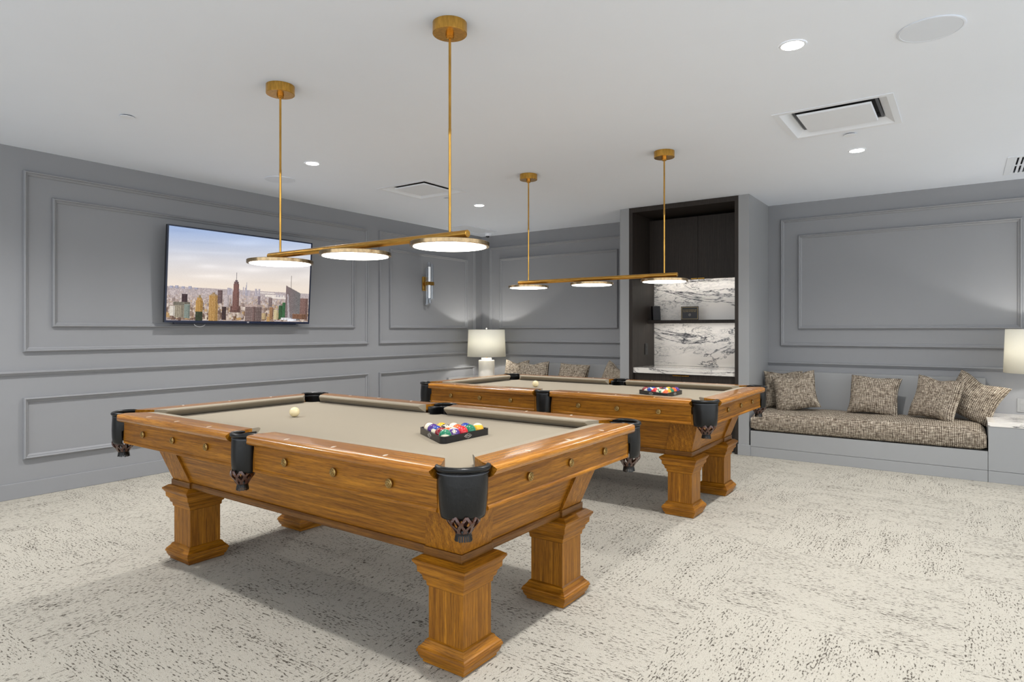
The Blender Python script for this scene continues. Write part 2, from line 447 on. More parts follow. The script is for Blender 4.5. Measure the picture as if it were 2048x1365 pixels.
def table_side(root, which, sgn, seg):
    """which 'x': long side at y=sgn*B_; seg (x0,x1,kind0,kind1) ends: 'c' corner, 's' side pocket"""
    x0, x1, k0, k1 = seg
    if which == 'x': place = lambda x, t, z: (x, sgn * (B_ - t), z)
    else: place = lambda x, t, z: (sgn * (A_ - t), x, z)
    mr = M['oak_rail_x'] if which == 'x' else M['oak_rail_y']; ma = M['oak_x'] if which == 'x' else M['oak_y']
    def rnd(t):
        R_ = 0.014
        return R_ - math.sqrt(max(0, R_ * R_ - (R_ - t) ** 2)) if t < R_ else 0.0
    def ef(t, k):
        return rnd(t) + (max(0, t - .070) * (1.0 if k == 'c' else .30))
    rail = section_sweep(MB(), RAILP, lambda t: (x0 + ef(t, k0), x1 - ef(t, k1)), place).build('rail', mr, root, smooth=40)
    def cf(t):
        return (x0 + ef(t, k0), x1 - ef(t, k1))
    section_sweep(MB(), CUSHP, cf, place).build('cushion', M['felt'], rail, smooth=40)
    ap = section_sweep(MB(), APRP, lambda t: (x0 + .012, x1 - .012), place).build('apron', ma, root, smooth=40)
    # curved end blocks next to the pockets
    for xe, d in ((x0, -1), (x1, 1)):
        e = MB()
        for i in range(6):
            za, zb = .645 + i * .019, .645 + (i + 1) * .019
            fa, fb = .010 + .010 * math.sin(PI * (1 - (za - .645) / .114) * .5), .010 + .010 * math.sin(PI * (1 - (zb - .645) / .114) * .5)
            p = lambda xx, t, z: place(xx, t, z)
            xi = xe + (-d) * .014
            lo = [p(xi, .040, za), p(xe - d * .012 + d * fa * .9, .040, za), p(xe - d * .012 + d * fa * .9, .060, za), p(xi, .060, za)]
            hi = [p(xi, .040, zb), p(xe - d * .012 + d * fb * .9, .040, zb), p(xe - d * .012 + d * fb * .9, .060, zb), p(xi, .060, zb)]
            e.hexa(lo, hi)
        e.build('end_block', M['oak_z'], ap)
    # rosettes and sights
    xsr = (-.29, 0, .29) if which == 'y' else tuple(math.copysign(v, x0 + x1) for v in (.29, .585, .878))
    for xr in xsr:
        c = place(xr, .036, .713); n = (0, sgn) if which == 'x' else (sgn, 0)
        m_ = MB(); R = []
        for r_, h_ in ((.0155, 0), (.0165, .004), (.0165, .009), (.013, .011), (.011, .0105), (.009, .012), (.0045, .0125), (.004, .015), (.001, .0158)):
            ring = []
            for k in range(16):
                a = 2 * PI * k / 16; u, v = r_ * math.cos(a), r_ * math.sin(a)
                ring.append((c[0] + (u if which == 'x' else sgn * h_), c[1] + (sgn * h_ if which == 'x' else u), c[2] + v))
            R.append(ring)
        m_.rings(R)
        for k in range(8):                                     # raised petals
            a = 2 * PI * k / 8; u, v = .0105 * math.cos(a), .0105 * math.sin(a)
            q = (c[0] + (u if which == 'x' else sgn * .0115), c[1] + (sgn * .0115 if which == 'x' else u), c[2] + v)
            m_.lathe([(.0005, -.0026), (.0024, -.001), (.0024, .001), (.0005, .0026)], q, 6, True, 'y' if which == 'x' else 'x')
        m_.build('rosette', M['brass_dark'], ap, smooth=30)
    xss = (-.285, 0, .285) if which == 'y' else tuple(math.copysign(v, x0 + x1) for v in (.285, .57, .845))
    for xs_ in xss:
        t0 = .045
        if which == 'x': pts = [(xs_ - .006, 0), (xs_, -.013), (xs_ + .006, 0), (xs_, .013)]; pts = [(a, sgn * (B_ - t0) + b_) for a, b_ in pts]
        else: pts = [(sgn * (A_ - t0) + b_, xs_ + a) for a, b_ in [(-.006, 0), (0, -.013), (.006, 0), (0, .013)]]
        MB().hexa([(p[0], p[1], .8025) for p in pts], [(p[0], p[1], .8040) for p in pts]).build('sight', M['pearl'], rail)

def table_pocket(root, cx, cy, ang, semi, depth, side):
    """leather pocket; ang = outward direction"""
    d = Vector((math.cos(ang), math.sin(ang), 0)); e = Vector((-math.sin(ang), math.cos(ang), 0)); c = Vector((cx, cy, 0))
    n = 20
    def arc(sc, dp, z, ext=0.0, a0=0, a1=PI):
        out = []
        for k in range(n + 1):
            a = a0 + (a1 - a0) * k / n
            out.append(tuple(c + e * (semi * sc) * math.cos(a) + d * (depth * dp) * math.sin(a) + Vector((0, 0, z))))
        return out
    prof = [(.792, .97, .97), (.775, .97, .98), (.745, .955, 1.02), (.741, .955, 1.02), (.71, .93, 1.04), (.675, .90, 1.03), (.650, .86, .99), (.640, .83, .94)]
    def lined(s_, dp, z):
        q = arc(s_, dp, z); ext = .088 if z > .74 else 0.004
        return [tuple(Vector(q[0]) - d * ext)] + q + [tuple(Vector(q[-1]) - d * ext)]
    rings_ = [lined(s_, dp, z) for z, s_, dp in prof]
    sk = MB().rings(rings_, closed=False, cap=False).build('pocket', M['leather'], root, smooth=60, solid=.005)
    # rolled rim with a flat ear on each rail
    path = arc(1.0, .98, .797)
    p0, p1 = Vector(path[0]) - d * .034, Vector(path[-1]) - d * .034
    R = [tuple(p0)] + path + [tuple(p1)]
    rr = [.004] + [.0095] * (n + 1) + [.004]
    MB().tube(R, rr, 10).build('pocket_rim', M['leather'], sk, smooth=60)
    st = MB()
    for z in (.781,):
        st.tube([tuple(Vector(q)) for q in arc(1.015, 1.02, z)], .0012, 5)
    st.build('stitching', M['darkgrey'], sk)
    # plaited net basket
    nc = c + d * depth * .28
    r0 = semi * (.62 if not side else .74)
    def rad(t): return r0 * (1.0 + .05 * math.sin(PI * min(1, t * 1.4))) * (1 - .50 * max(0, t - .35) / .65)
    nb = MB(); K = 9
    for s_ in (-1, 1):
        for k in range(K):
            pts = []
            for i in range(9):
                t = i / 8; a = 2 * PI * k / K + s_ * t * 2 * PI / K * 1.15
                rr_ = rad(t); pts.append((nc.x + rr_ * math.cos(a), nc.y + rr_ * math.sin(a), .652 - t * .060))
            R = []
            for i, p in enumerate(pts):
                t = i / 8; a = math.atan2(p[1] - nc.y, p[0] - nc.x)
                tang = Vector((-math.sin(a), math.cos(a), 0)) * .0052; out = Vector((math.cos(a), math.sin(a), 0)) * .0016
                P = Vector(p)
                R.append([tuple(P - tang - out), tuple(P + tang - out), tuple(P + tang + out), tuple(P - tang + out)])
            nb.rings(R)
    nb.build('net', M['net'], sk)
    fb = MB()
    ra = rad(1.0)
    fb.lathe([(ra * .97, .601), (ra * 1.04, .594), (ra * 1.0, .584), (ra * .9, .584)], (nc.x, nc.y, 0), 24)
    for k in range(22):
        a = 2 * PI * k / 22; a2 = a + .22
        q = [(ra * 1.0, .587), (ra * 1.14, .566 + random.uniform(-.002, .002))]
        lo = [(nc.x + q[1][0] * math.cos(x_), nc.y + q[1][0] * math.sin(x_), q[1][1]) for x_ in (a, a2)]
        hi = [(nc.x + q[0][0] * math.cos(x_), nc.y + q[0][0] * math.sin(x_), q[0][1]) for x_ in (a, a2)]
        inn = lambda p: (nc.x + (p[0] - nc.x) * .95, nc.y + (p[1] - nc.y) * .95, p[2])
        fb.hexa([lo[0], lo[1], inn(lo[1]), inn(lo[0])], [hi[0], hi[1], inn(hi[1]), inn(hi[0])])
    fb.build('fringe', M['leather'], sk)

LEGX, LEGY = .934, .345
LEGP = [(0, .094), (.004, .098), (.014, .098), (.016, .103), (.034, .111), (.040, .111), (.043, .1155), (.051, .1155), (.055, .112), (.060, .1115), (.064, .106),
        (.078, .094), (.081, .094), (.086, .090), (.090, .083), (.282, .083), (.286, .088), (.304, .090), (.307, .096), (.312, .098),
        (.326, .101), (.332, .107), (.336, .107), (.339, .113), (.362, .1145), (.366, .118), (.374, .123), (.379, .127), (.386, .127), (.388, .125), (.402, .103)]
def pool_table(label, loc):
    root = thing('pool_table', label, 'pool table', loc)
    for sx in (-1, 1):
        for sy in (-1, 1):
            cc = (sx * LEGX, sy * LEGY)
            lg = MB().square([(.080, .0828), (.290, .0828)], cc).build('leg', M['oak_z'], root)
            MB().square([q for q in LEGP if q[0] <= .090], cc).build('foot', M['oak_h'], lg)
            MB().square([q for q in LEGP if q[0] >= .282], cc).build('capital', M['oak_h'], lg)
            c0 = (sx * (LEGX - .002), sy * (LEGY + .0))
            lo = lambda z, dx, dy, h: [(sx * (LEGX + dx) - h, sy * (LEGY + dy) - h, z), (sx * (LEGX + dx) + h, sy * (LEGY + dy) - h, z),
                                       (sx * (LEGX + dx) + h, sy * (LEGY + dy) + h, z), (sx * (LEGX + dx) - h, sy * (LEGY + dy) + h, z)]
            pb = MB().hexa(lo(.402, -.005, .003, .093), lo(.433, -.005, .003, .093)).build('post_base', M['oak_dark'], root, bevel=.002)
            MB().hexa(lo(.4335, -.006, .002, .088), lo(.655, .066, .074, .088)).build('corner_post', M['oak_z'], root)
    # hopper-shaped cabinet
    def rect(a, b, z): return [(-a, -b, z), (a, -b, z), (a, b, z), (-a, b, z)]
    for s_ in (-1, 1):
        y0, y1, w_ = s_ * .420, s_ * .495, -s_ * .03
        MB().hexa([(-1.0, y0, .425), (1.0, y0, .425), (1.0, y0 + w_, .425), (-1.0, y0 + w_, .425)], [(-1.075, y1, .66), (1.075, y1, .66), (1.075, y1 + w_, .66), (-1.075, y1 + w_, .66)]).build('side_panel', M['oak_x'], root)
        x0, x1 = s_ * 1.0, s_ * 1.075
        MB().hexa([(x0, -.42, .425), (x0, .42, .425), (x0 + w_, .42, .425), (x0 + w_, -.42, .425)], [(x1, -.495, .66), (x1, .495, .66), (x1 + w_, .495, .66), (x1 + w_, -.495, .66)]).build('end_panel', M['oak_y'], root)
    MB().box(-.99, .99, -.41, .41, .41, .43).build('underside', M['oak_dark'], root)
    R = [rect(a, b, z) for a, b, z in ((1.0, .42, .399), (1.008, .428, .400), (1.012, .432, .406), (1.012, .432, .422), (1.008, .428, .430), (1.0, .42, .432))]
    MB().rings(R).build('base_molding', M['oak_dark'], root)
    MB().box(-1.16, 1.16, -.60, .60, .66, .726).build('slate', M['dark'], root)
    # cloth bed with scooped pockets
    a, b = A_ - .150, B_ - .150
    pts = []
    def scoop(px, py, r, a0, a1, n=8):
        for k in range(n + 1):
            t = a0 + (a1 - a0) * k / n; pts.append((px + r * math.cos(t), py + r * math.sin(t)))
    q = .052
    scoop(-a - .01, -b - .01, q, PI / 2, 0); scoop(0, -b - .012, .045, PI, 0); scoop(a + .01, -b - .01, q, PI, PI / 2)
    scoop(a + .01, b + .01, q, -PI / 2, -PI); scoop(0, b + .012, .045, 0, -PI); scoop(-a - .01, b + .01, q, 0, -PI / 2)
    MB().rings([[(x, y, .727) for x, y in pts], [(x, y, ZB) for x, y in pts]]).build('playing_cloth', M['felt'], root)
    xe, ye = A_ - .142, B_ - .142
    for sgn in (-1, 1):
        table_side(root, 'x', sgn, (-xe, -.066, 'c', 's')); table_side(root, 'x', sgn, (.066, xe, 's', 'c'))
        table_side(root, 'y', sgn, (-ye, ye, 'c', 'c'))
    for sx in (-1, 1):
        for sy in (-1, 1):
            table_pocket(root, sx * (A_ - .083), sy * (B_ - .083), math.atan2(sy, sx), .083, .066, False)
    for sy in (-1, 1):
        table_pocket(root, 0, sy * (B_ - .045), sy * PI / 2, .062, .052, True)
    return root
T1 = (-2.48, 2.185, 0); T2 = (-2.48, 4.535, 0)
t1 = pool_table('honey oak pool table nearest the camera, taupe cloth, black leather pockets', T1)
t2 = copy_tree(t1); t2.location = T2
t2['label'] = 'honey oak pool table standing farther back, nearer the built-in benches'
t1['group'] = t2['group'] = 'oak pool tables'

# ------------------------------------------------------------------ balls and racks
BR = .0278
COLS = {1: (236, 176, 30), 2: (24, 58, 150), 3: (200, 28, 34), 4: (74, 40, 128), 5: (236, 96, 36), 6: (14, 116, 82), 7: (130, 18, 30), 8: (16, 16, 18)}
CNAME = {1: 'yellow', 2: 'blue', 3: 'red', 4: 'purple', 5: 'orange', 6: 'green', 7: 'maroon', 8: 'black'}
def ball_mesh(num):
    me = bpy.data.meshes.new('pool_ball')
    bm = bmesh.new(); bmesh.ops.create_uvsphere(bm, u_segments=40, v_segments=26, radius=BR)
    bm.to_mesh(me); bm.free()
    me.polygons.foreach_set('use_smooth', [True] * len(me.polygons))
    base = COLS[num if num <= 8 else num - 8]; col = [lin(c) for c in base]; wh = [lin(238), lin(228), lin(200)]
    at = me.color_attributes.new('paint', 'FLOAT_COLOR', 'POINT')
    for i, v in enumerate(me.vertices):
        d = v.co.normalized()
        if abs(d.x) > .95: c = wh
        elif num > 8 and abs(d.z) > .52: c = wh
        else: c = col
        at.data[i].color = (*c, 1)
    me.materials.append(M['ball']); return me
NUMM = {}
def number_mesh(num):
    if num in NUMM: return NUMM[num]
    me = text_mesh(str(num), .017, 0, 2); me.name = 'number'
    bm = bmesh.new(); bm.from_mesh(me); bmesh.ops.triangulate(bm, faces=bm.faces); bmesh.ops.subdivide_edges(bm, edges=bm.edges, cuts=1)
    for v in bm.verts:                                          # wrap the flat glyph on the +x side of the ball
        p = Vector((BR, v.co.x, v.co.y)).normalized() * (BR + .00025); v.co = p
    bm.to_mesh(me); bm.free(); me.materials.clear(); me.materials.append(M['blackprint'])
    NUMM[num] = me; return me
BALLM = {n: ball_mesh(n) for n in range(1, 16)}
def rack(T, cxl, cyl, rotz, order, label, where, face):
    """15 balls, apex towards -x; order row by row from the apex, each row from -y to +y"""
    g = 'pool balls racked on the %s table' % where
    c = Vector((T[0] + cxl, T[1] + cyl, ZB)); Rm = Matrix.Rotation(rotz, 3, 'Z')
    s = 2 * BR * 1.002
    i = 0
    for row in range(5):
        for k in range(row + 1):
            num = order[i]; i += 1
            lx = (row - 8 / 3) * s * math.sqrt(3) / 2; ly = (k - row / 2) * s
            p = c + Rm @ Vector((lx, ly, 0)) + Vector((0, 0, BR))
            o = bpy.data.objects.new('pool_ball', BALLM[num]); COL.objects.link(o); o.location = p
            # turn the numbered spot to a chosen or random direction
            if num in face: yaw, pit, rol = face[num]
            else: yaw, pit, rol = random.uniform(0, 6.28), random.uniform(-1.2, 1.2), random.uniform(-1.2, 1.2)
            o.rotation_euler = (rol, pit, yaw)
            nm = CNAME[num if num <= 8 else num - 8]
            kind_ = 'solid %s' % nm if num <= 8 else 'white ball with a %s stripe,' % nm
            rowname = ['at the apex', 'in the second row', 'in the third row', 'in the fourth row', 'in the base row'][row]
            lab = ('solid %s ball %s of the rack on the %s table' % (nm, rowname, where)) if num <= 8 else ('white ball with %s stripe %s of the rack on the %s table' % (nm, rowname, where))
            tag(o, lab, 'ball', g)
            nn = bpy.data.objects.new('number', number_mesh(num)); COL.objects.link(nn); nn.parent = o
    # the triangle
    t = thing('ball_rack', label, 'rack', (c.x, c.y, c.z), rotz)
    def tri(off, rc, n=6):
        """rounded triangle outline; inner = ball triangle + off"""
        rr = BR + off; pts = []
        vs = [Vector(((0 - 8 / 3) * s * math.sqrt(3) / 2, 0)), Vector(((4 - 8 / 3) * s * math.sqrt(3) / 2, -2 * s)), Vector(((4 - 8 / 3) * s * math.sqrt(3) / 2, 2 * s))]
        a0 = [2 * PI / 3, -2 * PI / 3 + 0, 0]
        spans = [(2 * PI / 3, 4 * PI / 3), (4 * PI / 3, 2 * PI), (0, 2 * PI / 3)]
        for v_, (u0, u1) in zip(vs, spans):
            cr = min(rr, .012 + off); am = (u0 + u1) / 2; push = (rr - cr) * 2
            cx_, cy_ = v_.x + push * math.cos(am), v_.y + push * math.sin(am)
            for k in range(n + 1):
                a = u0 + (u1 - u0) * k / n; pts.append((cx_ + cr * math.cos(a), cy_ + cr * math.sin(a)))
        return pts
    H = .030
    o0, i0 = tri(.0075, 0), tri(.0006, 0)
    rings_ = [[(x, y, 0) for x, y in o0], [(x, y, H) for x, y in o0], [(x, y, H) for x, y in i0], [(x, y, 0) for x, y in i0], [(x, y, 0) for x, y in o0]]
    MB().rings(rings_, True, False).build('rack_frame', M['black'], t, smooth=40)
    # emblem: lozenge outline with the maker's word on each of the two front sides
    sides = [(-PI / 3 - PI / 3, 0), (0, 0)]
    inr = 4 * s / (2 * math.sqrt(3)) + BR + .0075
    for k, a in enumerate((-2 * PI / 3 + PI / 3, )): pass
    for nx in ((-PI / 2 + PI / 6) - 0.0 - PI / 3, 0.0):
        ctr = Vector((inr * math.cos(nx), inr * math.sin(nx), H * .5))
        m_ = MB(); tx = Vector((-math.sin(nx), math.cos(nx), 0)); nn_ = Vector((math.cos(nx), math.sin(nx), 0))
        loz = [(-.026, 0), (-.014, .006), (-.005, .0065), (0, .0105), (.005, .0065), (.014, .006), (.026, 0), (.014, -.006), (.005, -.0065), (0, -.0105), (-.005, -.0065), (-.014, -.006)]
        pts = [tuple(ctr + tx * u + Vector((0, 0, v)) + nn_ * .0004) for u, v in loz + [loz[0]]]
        m_.tube(pts, .0007, 4, False); m_.build('emblem', M['silverprint'], t)
        lettering('emblem_word', 'BRUNSWICK', .0062, M['silverprint'], t, tuple(ctr + nn_ * .0006), (PI / 2, 0, nx + PI / 2), .0002)
    return t
# -- table near the camera: order apex->base, -y to +y in each row
rack(T1, .60, -.012, 0, [15, 4, 1, 10, 8, 11, 7, 13, 5, 2, 14, 12, 3, 6, 9],
     'black triangular ball rack on the nearer pool table', 'nearer', {12: (-.75, -.55, 0), 2: (-1.0, -.35, 0), 15: (.71, 0, 1.2), 9: (.71, 0, -.35), 14: (.71, 0, 2.3), 10: (.0, 0, 2.0), 13: (.71, 0, 2.7), 11: (.71, .3, .9), 4: (.71, 0, 0), 1: (.71, 0, 0), 3: (.71, .2, 0), 5: (.71, .3, 0), 6: (.71, 0, 0), 7: (.71, 0, 0), 8: (-.6, -1.0, 0)})
rack(T2, .655, -.045, 0, [15, 10, 2, 3, 11, 7, 14, 8, 12, 1, 13, 9, 6, 5, 4],
     'black triangular ball rack on the farther pool table', 'farther', {})
def cue(T, x, y, label):
    m_ = MB(); m_.lathe([(BR * math.sin(PI * k / 20) + 1e-5, -BR * math.cos(PI * k / 20)) for k in range(21)], (0, 0, 0), 36)
    o = m_.build('cue_ball', M['cueball'], smooth=80); o.location = (T[0] + x, T[1] + y, ZB + BR); tag(o, label, 'ball')
cue(T1, -.540, -.01, 'white cue ball alone on the nearer table, away from the rack')
cue(T2, -.475, -.03, 'white cue ball alone on the farther pool table')

# ------------------------------------------------------------------ pendant lights
def pendant(y, label):
    r = thing('pendant_light', label, 'pendant light', (-2.455, y, CZ), 0, 'linear brass pendant lights')
    for sx in (-1, 1):
        x = sx * .615
        cp = MB().lathe([(.0755, 0), (.0755, -.046), (.0735, -.048), (.02, -.048)], (x, 0, 0), 48).build('canopy', M['brass'], r, smooth=30)
        MB().lathe([(.019, -.048), (.019, -.060), (.017, -.061), (.017, -.068), (.012, -.070), (.0065, -.070)], (x, 0, 0), 24).build('collar', M['brass'], cp, smooth=30)
        MB().lathe([(.0058, -.066), (.0058, -.46), (.0064, -.462), (.0064, -.49), (.0058, -.492), (.0058, 1.653 - CZ + .012)], (x, 0, 0), 16).build('rod', M['brass'], r, smooth=30)
    zb = 1.652 - CZ
    MB().lathe([(.0145, -.718), (.0165, -.716), (.0165, .716), (.0145, .718)], (0, 0, zb), 32, True, 'x').build('crossbar', M['brass_bar'], r, smooth=30)
    for x in (-.615, 0, .615):
        zd = 1.610 - CZ
        d = MB().lathe([(.150, -.0075), (.1725, -.0075), (.1745, -.0055), (.1745, .0095), (.172, .0115), (.03, .0145), (.012, .0145)], (x, 0, zd), 72).build('disc_head', M['brass_rim'], r, smooth=30)
        MB().lathe([(.160, -.0090), (.160, -.0070)], (x, 0, zd), 72).build('diffuser', M['disc'], d, smooth=30)
        MB().tube([(x, 0, zd + .012), (x, 0, zd + .030)], [.012, .006], 16).build('connector', M['brass'], d, smooth=30)
    return r
p1 = pendant(2.12, 'three-disc brass pendant light hanging over the nearer pool table')
p2 = copy_tree(p1); p2.location = (-2.455, 4.57, CZ); p2['label'] = 'three-disc brass pendant light hanging over the farther pool table'

# ------------------------------------------------------------------ ceiling fittings
def downlight(x, y, label, power=1.0):
    r = thing('recessed_downlight', label, 'ceiling light', (x, y, CZ), 0, 'recessed ceiling downlights')
    MB().lathe([(.050, -.0005), (.050, -.004), (.058, -.004), (.062, -.0005)], (0, 0, 0), 32, False).build('trim_ring', M['white'], r, smooth=30)
    MB().lathe([(.001, -.0015), (.050, -.0015), (.050, -.0005), (.001, -.0005)], (0, 0, 0), 32, False).build('lens', M['down'], r)
    ld = bpy.data.lights.new('downlight', 'SPOT'); ld.energy = DOWN_W; ld.spot_size = math.radians(142); ld.spot_blend = 1.0; ld.energy *= power
    ld.shadow_soft_size = .035; ld.color = WARM
    lo = bpy.data.objects.new('bulb', ld); COL.objects.link(lo); lo.parent = r; lo.location = (0, 0, -.02)
downlight(-4.28, 3.25, 'recessed ceiling downlight between the left wall and the nearer pendant')
downlight(-4.257, 5.385, 'recessed ceiling downlight near the wall sconce, beyond the left air vent')
downlight(-.66, 3.215, 'recessed ceiling downlight nearest the round speaker, right of the pendants')
downlight(-.653, 5.375, 'recessed ceiling downlight between the right air vent and the back wall')
for x, y in ((-4.40, 1.07), (-.66, 1.07), (-4.3, -1.08), (-.66, -1.08), (2.95, 1.07), (2.95, 3.2), (2.95, 5.38), (2.95, -1.08)):
    downlight(x, y, 'recessed ceiling downlight outside the photographed part of the ceiling', .45 if y < 0 else 1.0)

def cassette(c, label):
    x0, x1, y0, y1 = c; cx, cy = (x0 + x1) / 2, (y0 + y1) / 2
    r = thing('air_vent', label, 'air vent', (cx, cy, CZ), 0, 'square ceiling air vents')
    a, b = (x1 - x0) / 2, (y1 - y0) / 2
    def rr(i, z): return [(-a + i, -b + i, z), (a - i, -b + i, z), (a - i, b - i, z), (-a + i, b - i, z)]
    MB().rings([rr(-.008, -.0005), rr(-.008, -.004), rr(.028, -.004), rr(.034, .0), rr(.075, .030), rr(.085, .055)], True, False).build('frame', M['white'], r, smooth=25)
    MB().box(-a + .0, a - .0, -b + .0, b - .0, .056, .10).build('housing', M['dark'], r)
    m_ = MB().rings([rr(.085, .0545), rr(.082, .030), rr(.098, .030), rr(.098, .0545)], True, False).build('louver', M['darkgrey'], r)
    MB().hexa(rr(.118, -.001), rr(.113, .010)).build('center_panel', M['white'], r)
cassette(CASS[0], 'square white ceiling air vent near the round speaker, upper right')
cassette(CASS[1], 'square white ceiling air vent over the gap between the pendants, left side')

vx0, vx1, vy0, vy1 = VENT
r = thing('return_air_grille', 'white slotted air grille in the ceiling at the right edge', 'air vent', ((vx0 + vx1) / 2, (vy0 + vy1) / 2, CZ))
a, b = (vx1 - vx0) / 2, (vy1 - vy0) / 2
mb = MB().frame(-a - .01, a + .01, -b - .01, b + .01, [(0, -.0005), (0, -.005), (.045, -.005), (.045, .004), (.012, .004)], lambda u, v, h: (u, v, h))
mb.box(-a + .03, a - .03, -.012, .012, -.004, .003)
mb.build('frame', M['white'], r)
mb = MB(); n = 17
for k in range(n):
    x = -a + .045 + (2 * a - .09) * k / (n - 1); mb.box(x - .0085, x + .0085, -b + .035, b - .035, -.003, .006)
mb.build('slats', M['white'], r)
MB().box(-a, a, -b, b, .03, .05).build('backing', M['dark'], r)

def ceiling_speaker(x, y, rad, label):
    o = MB().lathe([(rad + .004, -.0005), (rad + .004, -.004), (rad, -.006), (rad - .006, -.006), (rad - .007, -.005), (.001, -.0055)], (0, 0, 0), 64).build('ceiling_speaker', M['grille'], smooth=30)
    o.location = (x, y, CZ); tag(o, label, 'ceiling speaker', 'round ceiling speakers')
ceiling_speaker(-.121, 3.40, .126, 'large round white ceiling speaker in the upper right corner')
ceiling_speaker(-4.971, 3.43, .126, 'round white ceiling speaker above the television')
def sprinkler(x, y, label):
    r_ = thing('sprinkler', label, 'sprinkler', (x, y, CZ), 0, 'concealed ceiling sprinklers')
    MB().lathe([(.030, 0), (.030, -.006)], (0, 0, 0), 32).build('socket', M['dark'], r_)
    MB().lathe([(.001, -.0062), (.040, -.0062), (.041, -.0075), (.040, -.0090), (.001, -.0095)], (0, 0, 0), 40).build('cover_plate', M['white'], r_, smooth=30)
sprinkler(-4.283, 1.86, 'small round sprinkler cover on the ceiling at far left')
sprinkler(-.637, 4.90, 'small round sprinkler cover beside the right air vent')
sprinkler(-4.294, 4.91, 'small round sprinkler cover beside the left air vent, behind a brass rod')
# access hatch and dome camera
o = MB().box(-5.50, -5.19, 6.24, 6.93, CZ - .006, CZ - .0005)
mb = MB().frame(-5.50, -5.17, 6.26, 6.93, [(0, 0), (0, -.007), (.012, -.007), (.014, -.003), (.02, -.003)], lambda u, v, h: (u, v, CZ - .0004 + h))
r = thing('access_hatch', 'flat white access hatch in the ceiling corner over the table lamp', 'hatch', (-5.33, 6.6, CZ))
ob = mb.build('hatch_frame', M['white'], r); ob.location = (5.33, -6.6, -CZ)
ob = MB().box(-5.482, -5.188, 6.278, 6.912, CZ - .0055, CZ - .0005).build('hatch_door', M['white'], r); ob.location = (5.33, -6.6, -CZ)
r = thing('dome_camera', 'small white dome security camera in the far ceiling corner', 'security camera', (-5.40, 7.02, CZ))
MB().lathe([(.052, 0), (.052, -.012), (.046, -.024), (.034, -.034), (.026, -.036)], (0, 0, 0), 32).build('camera_housing', M['white'], r, smooth=30)
MB().lathe([(.026, -.034), (.025, -.044), (.018, -.053), (.008, -.058), (.001, -.059)], (0, 0, 0), 32).build('lens_dome', M['black'], r, smooth=30)

